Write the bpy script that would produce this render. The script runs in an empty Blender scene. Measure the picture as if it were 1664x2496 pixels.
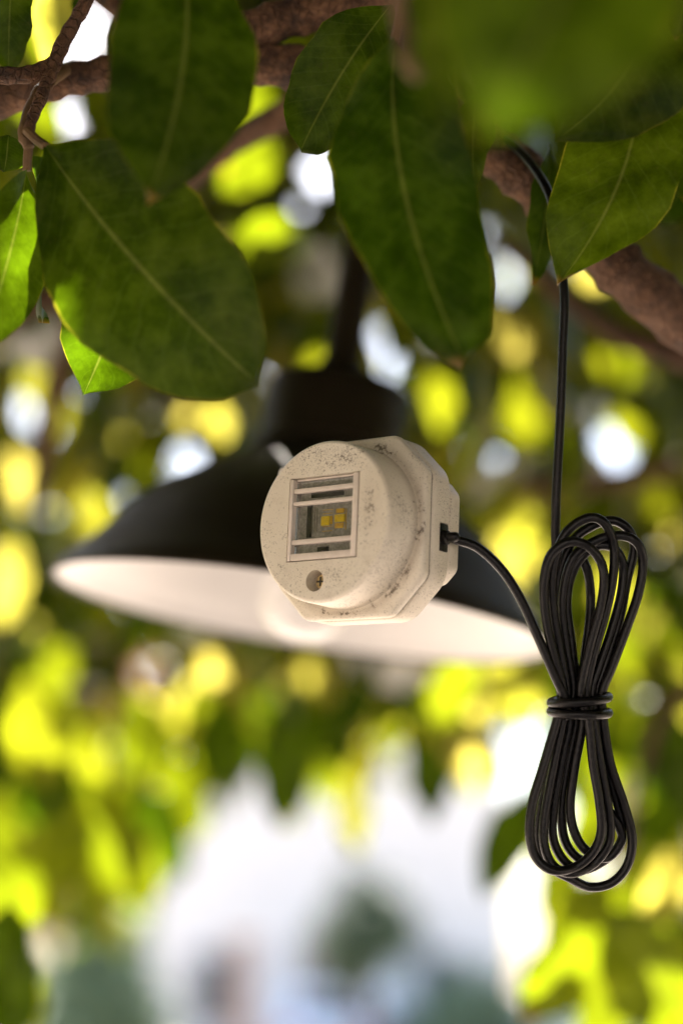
import bpy, bmesh, math, random
import numpy as np
from mathutils import Vector, Matrix

SC = bpy.context.scene
COL = SC.collection
R = math.radians
random.seed(7)
RNG = np.random.default_rng(11)

# ------------------------------------------------------------------ camera
CAM_H = 1.60
PITCH = R(15.2)
LENS = 60.0
FPX = LENS / 36.0 * 2496.0           # focal length in photograph pixels
S = 0.60                             # focus distance
CAMP = Vector((0, 0, CAM_H))
FWD = Vector((0, math.cos(PITCH), math.sin(PITCH)))
UPV = Vector((0, -math.sin(PITCH), math.cos(PITCH)))
RGT = Vector((1, 0, 0))
cam = bpy.data.cameras.new('camera')
cam.sensor_fit = 'VERTICAL'
cam.sensor_height = 36.0
cam.sensor_width = 24.0
cam.lens = LENS
cam.clip_start = 0.02
cam.clip_end = 2000
cam.dof.use_dof = True
cam.dof.focus_distance = S
cam.dof.aperture_fstop = 2.9
camo = bpy.data.objects.new('camera', cam)
COL.objects.link(camo)
camo.location = CAMP
camo.rotation_euler = (math.pi / 2 + PITCH, 0, 0)
SC.camera = camo

# ------------------------------------------------------------------ sky, sun, exposure
SUN_EL, SUN_AZ = R(50), R(-14)       # azimuth from +Y, negative = to the left
SUN_DIR = Vector((math.sin(SUN_AZ) * math.cos(SUN_EL), math.cos(SUN_AZ) * math.cos(SUN_EL), math.sin(SUN_EL)))
world = bpy.data.worlds.new('World')
SC.world = world
world.use_nodes = True
wn = world.node_tree.nodes
wl = world.node_tree.links
sky = wn.new('ShaderNodeTexSky')
sky.sky_type = 'NISHITA'
sky.sun_disc = False
sky.sun_elevation = SUN_EL
sky.sun_rotation = SUN_AZ
sky.air_density = 1.0
sky.dust_density = 2.2
sky.ozone_density = 1.0
bg = wn['Background']
bg.inputs['Strength'].default_value = 0.05
wl.new(sky.outputs['Color'], bg.inputs['Color'])

sun = bpy.data.lights.new('sun', 'SUN')
sun.energy = 5.0
sun.angle = R(0.5)
sun.color = (1.0, 0.93, 0.82)
suno = bpy.data.objects.new('sun', sun)
COL.objects.link(suno)
suno.rotation_euler = SUN_DIR.to_track_quat('Z', 'Y').to_euler()

SC.view_settings.view_transform = 'Standard'
SC.view_settings.look = 'None'
SC.view_settings.gamma = 1.0
SC.view_settings.exposure = 3.42
SC.render.engine = 'CYCLES'
SC.cycles.use_denoising = True
SC.cycles.max_bounces = 10
SC.cycles.diffuse_bounces = 5
SC.cycles.transmission_bounces = 6
SC.cycles.transparent_max_bounces = 8
SC.cycles.sample_clamp_indirect = 6.0

K = 1664.0 / 1568.0


def P(x, y, d):
    """photograph pixel (0..1664, 0..2496) at depth d along the camera axis -> world point"""
    return CAMP + d * (FWD + RGT * ((x - 832.0) / FPX) + UPV * ((1248.0 - y) / FPX))


def V(x, y, d):
    """the same from the 1568-wide view of the photograph"""
    return P(x * K, y * K, d)


# ------------------------------------------------------------------ helpers
def tag(o, label=None, cat=None, group=None, kind=None):
    if label: o['label'] = label
    if cat: o['category'] = cat
    if group: o['group'] = group
    if kind: o['kind'] = kind
    return o


def link(name, me, mats=(), parent=None):
    o = bpy.data.objects.new(name, me)
    COL.objects.link(o)
    if not isinstance(mats, (list, tuple)):
        mats = [mats]
    for m in mats:
        if len(me.materials) < len(mats):
            me.materials.append(m)
    if parent is not None:
        o.parent = parent
    return o


def empty(name, loc=(0, 0, 0), mat=None):
    o = bpy.data.objects.new(name, None)
    COL.objects.link(o)
    o.empty_display_size = 0.02
    if mat is not None:
        o.matrix_world = mat
    else:
        o.location = loc
    return o


def from_bm(name, bm, mats, parent=None, sharp=35, smooth=True):
    bmesh.ops.recalc_face_normals(bm, faces=bm.faces)
    me = bpy.data.meshes.new(name)
    bm.to_mesh(me)
    bm.free()
    if smooth:
        me.shade_smooth()
        me.set_sharp_from_angle(angle=R(sharp))
    return link(name, me, mats, parent)


def bm_prism(pts, z0, z1, bev=0.0, seg=2, vbev=0.0):
    bm = bmesh.new()
    vs = [bm.verts.new((x, y, z0)) for x, y in pts]
    f = bm.faces.new(vs)
    r = bmesh.ops.extrude_face_region(bm, geom=[f])
    for v in r['geom']:
        if isinstance(v, bmesh.types.BMVert):
            v.co.z = z1
    bmesh.ops.recalc_face_normals(bm, faces=bm.faces)
    if vbev > 0:
        ed = [e for e in bm.edges if abs(e.verts[0].co.z - e.verts[1].co.z) > 1e-7]
        bmesh.ops.bevel(bm, geom=ed, offset=vbev, segments=4, profile=0.5, affect='EDGES')
    if bev > 0:
        ed = [e for e in bm.edges if abs(e.verts[0].co.z - e.verts[1].co.z) < 1e-7]
        bmesh.ops.bevel(bm, geom=ed, offset=bev, segments=seg, profile=0.5, affect='EDGES')
    return bm


def bm_box(c, s, bev=0.0, seg=2):
    bm = bmesh.new()
    bmesh.ops.create_cube(bm, size=1.0)
    for v in bm.verts:
        v.co = Vector((v.co.x * s[0] + c[0], v.co.y * s[1] + c[1], v.co.z * s[2] + c[2]))
    if bev > 0:
        bmesh.ops.bevel(bm, geom=list(bm.edges), offset=bev, segments=seg, profile=0.5, affect='EDGES')
    return bm


def bm_lathe(profile, seg=64, axis='Z', center=(0, 0)):
    """profile = [(radius, z)]; radius 0 ends close on the axis"""
    bm = bmesh.new()
    rings = []
    for r, z in profile:
        if r < 1e-9:
            rings.append([bm.verts.new((center[0], center[1], z))])
        else:
            rings.append([bm.verts.new((center[0] + r * math.cos(2 * math.pi * k / seg), center[1] + r * math.sin(2 * math.pi * k / seg), z)) for k in range(seg)])
    for a, b in zip(rings, rings[1:]):
        for k in range(seg):
            k2 = (k + 1) % seg
            if len(a) == 1 and len(b) == 1:
                continue
            if len(a) == 1:
                bm.faces.new((a[0], b[k], b[k2]))
            elif len(b) == 1:
                bm.faces.new((a[k], a[k2], b[0]))
            else:
                bm.faces.new((a[k], a[k2], b[k2], b[k]))
    return bm


def catmull(pts, n=8, closed=False):
    pts = [Vector(p) for p in pts]
    N = len(pts)
    out = []
    rng = range(N) if closed else range(N - 1)
    for i in rng:
        if closed:
            p0, p1, p2, p3 = pts[(i - 1) % N], pts[i], pts[(i + 1) % N], pts[(i + 2) % N]
        else:
            p1, p2 = pts[i], pts[i + 1]
            p0 = pts[i - 1] if i > 0 else p1 * 2 - p2
            p3 = pts[i + 2] if i + 2 < N else p2 * 2 - p1
        for k in range(n):
            t = k / n
            out.append(0.5 * ((2 * p1) + (p2 - p0) * t + (2 * p0 - 5 * p1 + 4 * p2 - p3) * t * t + (3 * p1 - p0 - 3 * p2 + p3) * t ** 3))
    if not closed:
        out.append(pts[-1].copy())
    return out


def bm_tube(pts, rad, seg=12, closed=False, bm=None, wob=0.0, cap=True):
    """rad: number or list along the path"""
    bm = bm or bmesh.new()
    n = len(pts)
    rads = rad if isinstance(rad, (list, tuple)) else [rad] * n
    prev = None
    rings = []
    for i, p in enumerate(pts):
        a = pts[(i - 1) % n] if (closed or i > 0) else p
        b = pts[(i + 1) % n] if (closed or i < n - 1) else p
        t = (b - a).normalized()
        if prev is None:
            ref = Vector((0, 0, 1)) if abs(t.z) < 0.9 else Vector((1, 0, 0))
            u = (ref - t * ref.dot(t)).normalized()
        else:
            u = (prev - t * prev.dot(t)).normalized()
        prev = u
        w = t.cross(u)
        ring = []
        for k in range(seg):
            an = 2 * math.pi * k / seg
            r = rads[i] * (1 + (random.uniform(-wob, wob) if wob else 0))
            ring.append(bm.verts.new(p + u * (math.cos(an) * r) + w * (math.sin(an) * r)))
        rings.append(ring)
    rr = list(zip(rings, rings[1:]))
    if closed:
        # best matching twist for the seam
        best = min(range(seg), key=lambda s: (rings[0][s].co - rings[-1][0].co).length)
        rr.append((rings[-1], rings[0][best:] + rings[0][:best]))
    for a, b in rr:
        for k in range(seg):
            k2 = (k + 1) % seg
            bm.faces.new((a[k], a[k2], b[k2], b[k]))
    if not closed and cap:
        bm.faces.new(list(reversed(rings[0])))
        bm.faces.new(rings[-1])
    return bm


def boolean(o, cutters):
    for c in cutters:
        m = o.modifiers.new('cut', 'BOOLEAN')
        m.operation = 'DIFFERENCE'
        m.solver = 'EXACT'
        m.object = c
    dg = bpy.context.evaluated_depsgraph_get()
    dg.update()
    me = bpy.data.meshes.new_from_object(o.evaluated_get(dg))
    o.modifiers.clear()
    old = o.data
    o.data = me
    bpy.data.meshes.remove(old)
    for c in cutters:
        bpy.data.objects.remove(c)
    me.shade_smooth()
    me.set_sharp_from_angle(angle=R(35))


# ------------------------------------------------------------------ materials
def newmat(name):
    m = bpy.data.materials.new(name)
    m.use_nodes = True
    return m, m.node_tree.nodes, m.node_tree.links, m.node_tree.nodes['Principled BSDF']


def simple(name, col, rough=0.5, metal=0.0, var=0.15, scale=40.0, bump=0.0, bscale=200.0, spec=0.5):
    m, n, l, p = newmat(name)
    p.inputs['Roughness'].default_value = rough
    p.inputs['Metallic'].default_value = metal
    p.inputs['Specular IOR Level'].default_value = spec
    tc = n.new('ShaderNodeTexCoord')
    nz = n.new('ShaderNodeTexNoise')
    nz.inputs['Scale'].default_value = scale
    nz.inputs['Detail'].default_value = 5
    l.new(tc.outputs['Object'], nz.inputs['Vector'])
    rp = n.new('ShaderNodeValToRGB')
    rp.color_ramp.elements[0].position = 0.3
    rp.color_ramp.elements[1].position = 0.7
    rp.color_ramp.elements[0].color = tuple(c * (1 - var) for c in col) + (1,)
    rp.color_ramp.elements[1].color = tuple(min(1, c * (1 + var)) for c in col) + (1,)
    l.new(nz.outputs['Fac'], rp.inputs['Fac'])
    l.new(rp.outputs['Color'], p.inputs['Base Color'])
    if bump > 0:
        nb = n.new('ShaderNodeTexNoise')
        nb.inputs['Scale'].default_value = bscale
        nb.inputs['Detail'].default_value = 4
        l.new(tc.outputs['Object'], nb.inputs['Vector'])
        b = n.new('ShaderNodeBump')
        b.inputs['Strength'].default_value = bump
        b.inputs['Distance'].default_value = 0.002
        l.new(nb.outputs['Fac'], b.inputs['Height'])
        l.new(b.outputs['Normal'], p.inputs['Normal'])
    return m


def mathn(n, l, op, a, b=None, clamp=False):
    x = n.new('ShaderNodeMath')
    x.operation = op
    x.use_clamp = clamp
    for i, v in enumerate((a, b)):
        if v is None: continue
        if isinstance(v, (int, float)):
            x.inputs[i].default_value = v
        else:
            l.new(v, x.inputs[i])
    return x.outputs[0]


def ramp(n, l, fac, stops):
    r = n.new('ShaderNodeValToRGB')
    while len(r.color_ramp.elements) < len(stops):
        r.color_ramp.elements.new(0.5)
    for e, (p, c) in zip(r.color_ramp.elements, stops):
        e.position = p
        e.color = c if len(c) == 4 else tuple(c) + (1,)
    l.new(fac, r.inputs['Fac'])
    return r.outputs['Color']


def mixc(n, l, fac, a, b):
    x = n.new('ShaderNodeMix')
    x.data_type = 'RGBA'
    x.clamp_factor = True
    if isinstance(fac, (int, float)): x.inputs[0].default_value = fac
    else: l.new(fac, x.inputs[0])
    for i, v in ((6, a), (7, b)):
        if isinstance(v, tuple): x.inputs[i].default_value = v if len(v) == 4 else v + (1,)
        else: l.new(v, x.inputs[i])
    return x.outputs[2]


def leaf_material():
    m = bpy.data.materials.new('leaf_green')
    m.use_nodes = True
    n, l = m.node_tree.nodes, m.node_tree.links
    n.remove(n['Principled BSDF'])
    out = n['Material Output']
    uv = n.new('ShaderNodeUVMap'); uv.uv_map = 'leafuv'
    sep = n.new('ShaderNodeSeparateXYZ'); l.new(uv.outputs['UV'], sep.inputs[0])
    at = n.new('ShaderNodeAttribute'); at.attribute_name = 'leaftone'
    rnd = at.outputs['Fac']
    tc = n.new('ShaderNodeTexCoord')
    geo = n.new('ShaderNodeNewGeometry')
    # |x| across: 0 at the midrib
    ax = mathn(n, l, 'ABSOLUTE', mathn(n, l, 'SUBTRACT', sep.outputs['X'], 0.5))
    rib = mathn(n, l, 'SUBTRACT', 1.0, mathn(n, l, 'MULTIPLY', ax, 45.0), clamp=True)
    # side veins
    nd = n.new('ShaderNodeTexNoise'); nd.inputs['Scale'].default_value = 60; nd.inputs['Detail'].default_value = 2
    l.new(geo.outputs['Position'], nd.inputs['Vector'])
    vw = mathn(n, l, 'SINE', mathn(n, l, 'ADD', mathn(n, l, 'MULTIPLY', mathn(n, l, 'SUBTRACT', sep.outputs['Y'], mathn(n, l, 'MULTIPLY', ax, 0.38)), 74.0), mathn(n, l, 'MULTIPLY', nd.outputs['Fac'], 7.0)))
    vein = mathn(n, l, 'POWER', mathn(n, l, 'MAXIMUM', vw, 0.0), 14.0)
    nz = n.new('ShaderNodeTexNoise'); nz.inputs['Scale'].default_value = 62; nz.inputs['Detail'].default_value = 6; nz.inputs['Roughness'].default_value = 0.66
    l.new(geo.outputs['Position'], nz.inputs['Vector'])
    nf = n.new('ShaderNodeTexNoise'); nf.inputs['Scale'].default_value = 430; nf.inputs['Detail'].default_value = 6; nf.inputs['Roughness'].default_value = 0.7
    l.new(geo.outputs['Position'], nf.inputs['Vector'])
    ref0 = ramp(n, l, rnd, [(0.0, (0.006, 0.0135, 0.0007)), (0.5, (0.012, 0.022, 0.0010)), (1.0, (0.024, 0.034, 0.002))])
    ref1 = mixc(n, l, mathn(n, l, 'MULTIPLY', mathn(n, l, 'SUBTRACT', nz.outputs['Fac'], 0.44, ), 4.0, clamp=True), ref0, (0.034, 0.037, 0.008))
    # dusty film and specks
    speck = mathn(n, l, 'MULTIPLY', mathn(n, l, 'SUBTRACT', nf.outputs['Fac'], 0.57), 6.0, clamp=True)
    ref2 = mixc(n, l, mathn(n, l, 'MULTIPLY', speck, 0.5), ref1, (0.060, 0.054, 0.016))
    ref3 = mixc(n, l, mathn(n, l, 'MULTIPLY', vein, 0.08), ref2, (0.14, 0.18, 0.05))
    ref4 = mixc(n, l, mathn(n, l, 'MULTIPLY', rib, 0.27), ref3, (0.20, 0.22, 0.06))
    edge = mathn(n, l, 'MULTIPLY', mathn(n, l, 'MULTIPLY', mathn(n, l, 'SUBTRACT', ax, 0.484), 60.0, clamp=True), mathn(n, l, 'MULTIPLY', mathn(n, l, 'SUBTRACT', nz.outputs['Fac'], 0.4), 3.0, clamp=True))
    ref4 = mixc(n, l, mathn(n, l, 'MULTIPLY', edge, 0.7), ref4, (0.12, 0.10, 0.02))  # backlit rim painted into the blade as a yellowish margin
    # browned tip / edge patches
    n3 = n.new('ShaderNodeTexNoise'); n3.inputs['Scale'].default_value = 55; n3.inputs['Detail'].default_value = 3
    l.new(geo.outputs['Position'], n3.inputs['Vector'])
    tip = mathn(n, l, 'MULTIPLY', mathn(n, l, 'SUBTRACT', mathn(n, l, 'ADD', mathn(n, l, 'MULTIPLY', mathn(n, l, 'MAXIMUM', sep.outputs['Y'], mathn(n, l, 'MULTIPLY', ax, 1.86)), 1.0), mathn(n, l, 'MULTIPLY', n3.outputs['Fac'], 0.22)), mathn(n, l, 'ADD', 1.03, mathn(n, l, 'MULTIPLY', mathn(n, l, 'FRACT', mathn(n, l, 'MULTIPLY', rnd, 23.7)), 0.10))), 12.0, clamp=True)
    refl = mixc(n, l, mathn(n, l, 'MULTIPLY', tip, 0.8), ref4, (0.22, 0.115, 0.045))
    tr0 = ramp(n, l, rnd, [(0.0, (0.012, 0.029, 0.0003)), (0.3, (0.034, 0.058, 0.0005)), (0.5, (0.064, 0.088, 0.001)), (0.75, (0.128, 0.134, 0.004)), (1.0, (0.30, 0.255, 0.045))])  # brightest stops carry a painted sunlit yellow
    tr1 = mixc(n, l, mathn(n, l, 'MULTIPLY', rib, 0.3), tr0, (0.12, 0.12, 0.02))
    tr1 = mixc(n, l, mathn(n, l, 'MULTIPLY', edge, 0.7), tr1, (0.34, 0.28, 0.02))  # same painted backlit rim, in the transmitted colour
    trn = mixc(n, l, mathn(n, l, 'MULTIPLY', tip, 0.75), tr1, (0.26, 0.13, 0.012))
    mot = mathn(n, l, 'SUBTRACT', 1.0, mathn(n, l, 'MULTIPLY', speck, 0.35))
    mot = mathn(n, l, 'MULTIPLY', mot, mathn(n, l, 'ADD', 0.55, mathn(n, l, 'MULTIPLY', mathn(n, l, 'SUBTRACT', nz.outputs['Fac'], 0.36), 3.2)))
    mm_ = n.new('ShaderNodeVectorMath'); mm_.operation = 'SCALE'; l.new(trn, mm_.inputs[0]); l.new(mot, mm_.inputs['Scale'])
    trn = mm_.outputs[0]
    d = n.new('ShaderNodeBsdfDiffuse'); l.new(refl, d.inputs['Color'])
    t = n.new('ShaderNodeBsdfTranslucent'); l.new(trn, t.inputs['Color'])
    mx = n.new('ShaderNodeMixShader'); mx.inputs[0].default_value = 0.5
    # additive: reflectance + transmittance
    ad = n.new('ShaderNodeAddShader')
    l.new(d.outputs[0], ad.inputs[0]); l.new(t.outputs[0], ad.inputs[1])
    g = n.new('ShaderNodeBsdfGlossy'); g.inputs['Roughness'].default_value = 0.38
    fr = n.new('ShaderNodeFresnel'); fr.inputs['IOR'].default_value = 1.38
    mg = n.new('ShaderNodeMixShader')
    l.new(mathn(n, l, 'MULTIPLY', fr.outputs[0], 0.20), mg.inputs[0]); l.new(ad.outputs[0], mg.inputs[1]); l.new(g.outputs[0], mg.inputs[2])
    bp = n.new('ShaderNodeBump'); bp.inputs['Strength'].default_value = 0.35; bp.inputs['Distance'].default_value = 0.0006
    l.new(mathn(n, l, 'ADD', mathn(n, l, 'ADD', rib, mathn(n, l, 'MULTIPLY', vein, 0.12)), mathn(n, l, 'MULTIPLY', nf.outputs['Fac'], 0.3)), bp.inputs['Height'])
    for s in (d, g):
        l.new(bp.outputs['Normal'], s.inputs['Normal'])
    n.remove(mx)
    l.new(mg.outputs[0], out.inputs['Surface'])
    return m


def bark_material():
    m, n, l, p = newmat('bark')
    geo = n.new('ShaderNodeNewGeometry')
    nz = n.new('ShaderNodeTexNoise'); nz.inputs['Scale'].default_value = 120; nz.inputs['Detail'].default_value = 8; nz.inputs['Roughness'].default_value = 0.7
    nl = n.new('ShaderNodeTexNoise'); nl.inputs['Scale'].default_value = 22; nl.inputs['Detail'].default_value = 4
    vo = n.new('ShaderNodeTexVoronoi'); vo.feature = 'DISTANCE_TO_EDGE'; vo.inputs['Scale'].default_value = 260
    for x in (nz, nl, vo): l.new(geo.outputs['Position'], x.inputs['Vector'])
    c = ramp(n, l, nz.outputs['Fac'], [(0.36, (0.022, 0.009, 0.004)), (0.5, (0.110, 0.050, 0.022)), (0.66, (0.26, 0.13, 0.062))])
    c2 = mixc(n, l, mathn(n, l, 'MULTIPLY', mathn(n, l, 'SUBTRACT', nl.outputs['Fac'], 0.45), 3.0, clamp=True), c, (0.155, 0.078, 0.040))
    l.new(c2, p.inputs['Base Color'])
    p.inputs['Roughness'].default_value = 0.85
    b = n.new('ShaderNodeBump'); b.inputs['Strength'].default_value = 1.0; b.inputs['Distance'].default_value = 0.0035
    l.new(mathn(n, l, 'ADD', nz.outputs['Fac'], mathn(n, l, 'MULTIPLY', mathn(n, l, 'MINIMUM', vo.outputs['Distance'], 0.12), 3.0)), b.inputs['Height'])
    l.new(b.outputs['Normal'], p.inputs['Normal'])
    return m


def plastic_material():
    """weathered cream plastic with mould specks; coordinates of the device, in metres"""
    m, n, l, p = newmat('cream_plastic')
    tc = n.new('ShaderNodeTexCoord')
    sep = n.new('ShaderNodeSeparateXYZ'); l.new(tc.outputs['Object'], sep.inputs[0])
    def noise(s, d=5, r=0.6):
        x = n.new('ShaderNodeTexNoise'); x.inputs['Scale'].default_value = s; x.inputs['Detail'].default_value = d; x.inputs['Roughness'].default_value = r
        l.new(tc.outputs['Object'], x.inputs['Vector']); return x.outputs['Fac']
    base = ramp(n, l, noise(45), [(0.3, (0.64, 0.57, 0.45)), (0.7, (0.74, 0.68, 0.57))])
    # film of grime: broad
    film = mathn(n, l, 'MULTIPLY', mathn(n, l, 'SUBTRACT', noise(90, 8, 0.75), 0.52), 4.0, clamp=True)
    base = mixc(n, l, mathn(n, l, 'MULTIPLY', film, 0.45), base, (0.36, 0.27, 0.17))
    # fine specks clustered where dirt gathers
    rad = mathn(n, l, 'SQRT', mathn(n, l, 'ADD', mathn(n, l, 'POWER', sep.outputs['X'], 2.0), mathn(n, l, 'POWER', sep.outputs['Y'], 2.0)))
    ringm = mathn(n, l, 'SUBTRACT', 1.0, mathn(n, l, 'MULTIPLY', mathn(n, l, 'ABSOLUTE', mathn(n, l, 'SUBTRACT', rad, 0.0305)), 330.0), clamp=True)
    low = mathn(n, l, 'SUBTRACT', 1.0, mathn(n, l, 'MULTIPLY', mathn(n, l, 'ABSOLUTE', mathn(n, l, 'SUBTRACT', sep.outputs['Z'], 0.0005)), 330.0), clamp=True)
    seam = mathn(n, l, 'MULTIPLY', ringm, low)
    # right and lower edge of the window bezel
    bx = mathn(n, l, 'MULTIPLY',
               mathn(n, l, 'SUBTRACT', 1.0, mathn(n, l, 'MULTIPLY', mathn(n, l, 'ABSOLUTE', mathn(n, l, 'SUBTRACT', sep.outputs['X'], 0.0200)), 190.0), clamp=True),
               mathn(n, l, 'SUBTRACT', 1.0, mathn(n, l, 'MULTIPLY', mathn(n, l, 'ABSOLUTE', mathn(n, l, 'SUBTRACT', sep.outputs['Y'], 0.003)), 62.0), clamp=True))
    top = mathn(n, l, 'MULTIPLY',
               mathn(n, l, 'SUBTRACT', 1.0, mathn(n, l, 'MULTIPLY', mathn(n, l, 'ABSOLUTE', mathn(n, l, 'SUBTRACT', sep.outputs['Y'], 0.0215)), 150.0), clamp=True),
               mathn(n, l, 'SUBTRACT', 1.0, mathn(n, l, 'MULTIPLY', mathn(n, l, 'ABSOLUTE', mathn(n, l, 'SUBTRACT', sep.outputs['X'], 0.008)), 80.0), clamp=True))
    clus = mathn(n, l, 'MULTIPLY', mathn(n, l, 'SUBTRACT', noise(110, 3), 0.5), 3.0, clamp=True)
    w = mathn(n, l, 'ADD', mathn(n, l, 'ADD', mathn(n, l, 'MULTIPLY', seam, mathn(n, l, 'ADD', 0.10, mathn(n, l, 'MULTIPLY', clus, 0.35))), mathn(n, l, 'MULTIPLY', bx, 0.21)), mathn(n, l, 'ADD', mathn(n, l, 'MULTIPLY', top, 0.20), mathn(n, l, 'MULTIPLY', clus, 0.15)))
    sp0 = mathn(n, l, 'MULTIPLY', mathn(n, l, 'SUBTRACT', mathn(n, l, 'ADD', noise(750, 6, 0.7), w), 0.655), 8.0, clamp=True)
    c2_ = mathn(n, l, 'MULTIPLY', mathn(n, l, 'SUBTRACT', noise(65, 2), 0.42), 2.2, clamp=True)
    sp1 = mathn(n, l, 'MULTIPLY', mathn(n, l, 'SUBTRACT', mathn(n, l, 'ADD', noise(1700, 3, 0.6), mathn(n, l, 'MULTIPLY', c2_, 0.18)), 0.625), 9.0, clamp=True)
    sp = mathn(n, l, 'MAXIMUM', sp0, mathn(n, l, 'MULTIPLY', sp1, 0.8))
    smg = mathn(n, l, 'MULTIPLY', mathn(n, l, 'ADD', seam, mathn(n, l, 'MULTIPLY', bx, 0.5)), mathn(n, l, 'MULTIPLY', noise(200, 5), 0.9))
    base = mixc(n, l, smg, base, (0.20, 0.13, 0.07))
    col = mixc(n, l, mathn(n, l, 'MULTIPLY', sp, 0.82), base, (0.060, 0.036, 0.018))
    l.new(col, p.inputs['Base Color'])
    p.inputs['Roughness'].default_value = 0.46
    p.inputs['Subsurface Weight'].default_value = 0.0
    b = n.new('ShaderNodeBump'); b.inputs['Strength'].default_value = 0.12; b.inputs['Distance'].default_value = 0.0005
    l.new(noise(900, 4), b.inputs['Height'])
    l.new(b.outputs['Normal'], p.inputs['Normal'])
    return m


def clear_plastic():
    m = bpy.data.materials.new('clear_plastic')
    m.use_nodes = True
    n, l = m.node_tree.nodes, m.node_tree.links
    n.remove(n['Principled BSDF'])
    t = n.new('ShaderNodeBsdfTransparent'); t.inputs['Color'].default_value = (0.95, 0.95, 0.93, 1)
    g = n.new('ShaderNodeBsdfGlossy'); g.inputs['Roughness'].default_value = 0.12
    tc = n.new('ShaderNodeTexCoord')
    nz = n.new('ShaderNodeTexNoise'); nz.inputs['Scale'].default_value = 500; nz.inputs['Detail'].default_value = 5
    l.new(tc.outputs['Object'], nz.inputs['Vector'])
    d = n.new('ShaderNodeBsdfDiffuse'); d.inputs['Color'].default_value = (0.4, 0.36, 0.3, 1)
    fr = n.new('ShaderNodeFresnel'); fr.inputs['IOR'].default_value = 1.45
    m1 = n.new('ShaderNodeMixShader'); l.new(fr.outputs[0], m1.inputs[0]); l.new(t.outputs[0], m1.inputs[1]); l.new(g.outputs[0], m1.inputs[2])
    m2 = n.new('ShaderNodeMixShader')
    l.new(mathn(n, l, 'MULTIPLY', mathn(n, l, 'SUBTRACT', nz.outputs['Fac'], 0.46), 0.45, clamp=True), m2.inputs[0])
    l.new(m1.outputs[0], m2.inputs[1]); l.new(d.outputs[0], m2.inputs[2])
    l.new(m2.outputs[0], n['Material Output'].inputs['Surface'])
    return m


def tint(m, c):
    m.node_tree.nodes['Principled BSDF'].inputs['Specular Tint'].default_value = c + (1,)
    return m


M = dict(
    leaf=leaf_material(), bark=bark_material(), plastic=plastic_material(), clear=clear_plastic(),
    cable=simple('black_cable', (0.005, 0.0042, 0.0042), 0.33, var=0.25, scale=300, bump=0.15, bscale=900, spec=0.27),
    shade=simple('dark_enamel', (0.013, 0.0105, 0.006), 0.5, var=0.3, scale=30, bump=0.05, bscale=150, spec=0.2),
    enamel=simple('white_enamel', (0.72, 0.71, 0.70), 0.28, var=0.05, scale=18),
    bulb=simple('frosted_bulb', (0.76, 0.75, 0.74), 0.25, var=0.02),
    steel=simple('dull_brass_screw', (0.62, 0.46, 0.22), 0.35, metal=0.5, var=0.3, scale=700),
    pcb=simple('grey_circuit_board', (0.38, 0.37, 0.33), 0.5, var=0.35, scale=900),
    chip=simple('black_chip', (0.012, 0.012, 0.012), 0.5),
    led=simple('yellow_phosphor', (0.95, 0.70, 0.02), 0.5, var=0.08, scale=1200),
    amber=simple('amber_pad', (0.78, 0.48, 0.03), 0.5, var=0.2, scale=1200),
    bezel=simple('pale_bezel_plastic', (0.64, 0.56, 0.48), 0.42, var=0.06, scale=300),
    inner=simple('grey_inner_plastic', (0.20, 0.17, 0.14), 0.6, var=0.3, scale=300),
    twig=simple('green_brown_twig', (0.13, 0.075, 0.03), 0.7, var=0.35, scale=120, bump=0.4, bscale=600),
    paving=simple('pale_paving', (0.22, 0.18, 0.155), 0.85, var=0.12, scale=1.5, bump=0.2, bscale=60),
    render_wall=simple('white_render', (0.64, 0.63, 0.60), 0.9, var=0.05, scale=2, bump=0.2, bscale=40),
    roof=simple('terracotta_roof', (0.34, 0.15, 0.09), 0.85, var=0.2, scale=4),
    glass=simple('dark_window_glass', (0.05, 0.06, 0.07), 0.08, var=0.1),
    frame=simple('grey_window_frame', (0.35, 0.35, 0.36), 0.6),
    wood=simple('reddish_wood', (0.24, 0.19, 0.165), 0.8, var=0.25, scale=12),
    carpaint=simple('white_car_paint', (0.70, 0.73, 0.77), 0.5, var=0.02),
    tyre=simple('rubber_tyre', (0.02, 0.02, 0.02), 0.8),
    hedge=simple('shrub_leaf', (0.10, 0.16, 0.085), 0.6, var=0.4, scale=6),
    hedge2=simple('dark_shrub_leaf', (0.040, 0.075, 0.035), 0.6, var=0.4, scale=6),
    red=simple('red_lamp_lens', (0.4, 0.02, 0.02), 0.2),
)


tint(M['shade'], (1.0, 0.78, 0.50))


# ------------------------------------------------------------------ the setting
def ground():
    bm = bmesh.new()
    s = 400
    vs = [bm.verts.new(c) for c in ((-s, -s, 0), (s, -s, 0), (s, s, 0), (-s, s, 0))]
    bm.faces.new(vs)
    tag(from_bm('ground', bm, M['paving'], smooth=False), kind='structure')


ground()


# ------------------------------------------------------------------ leaves
PV = np.array([0, .03, .10, .20, .35, .50, .65, .78, .88, .94, .97, 1.0])
PW = np.array([.03, .14, .43, .71, .94, 1.0, .95, .78, .50, .25, .12, .01])


PWB = np.array([.03, .14, .43, .71, .94, 1.0, .97, .86, .68, .50, .36, .03])


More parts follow.
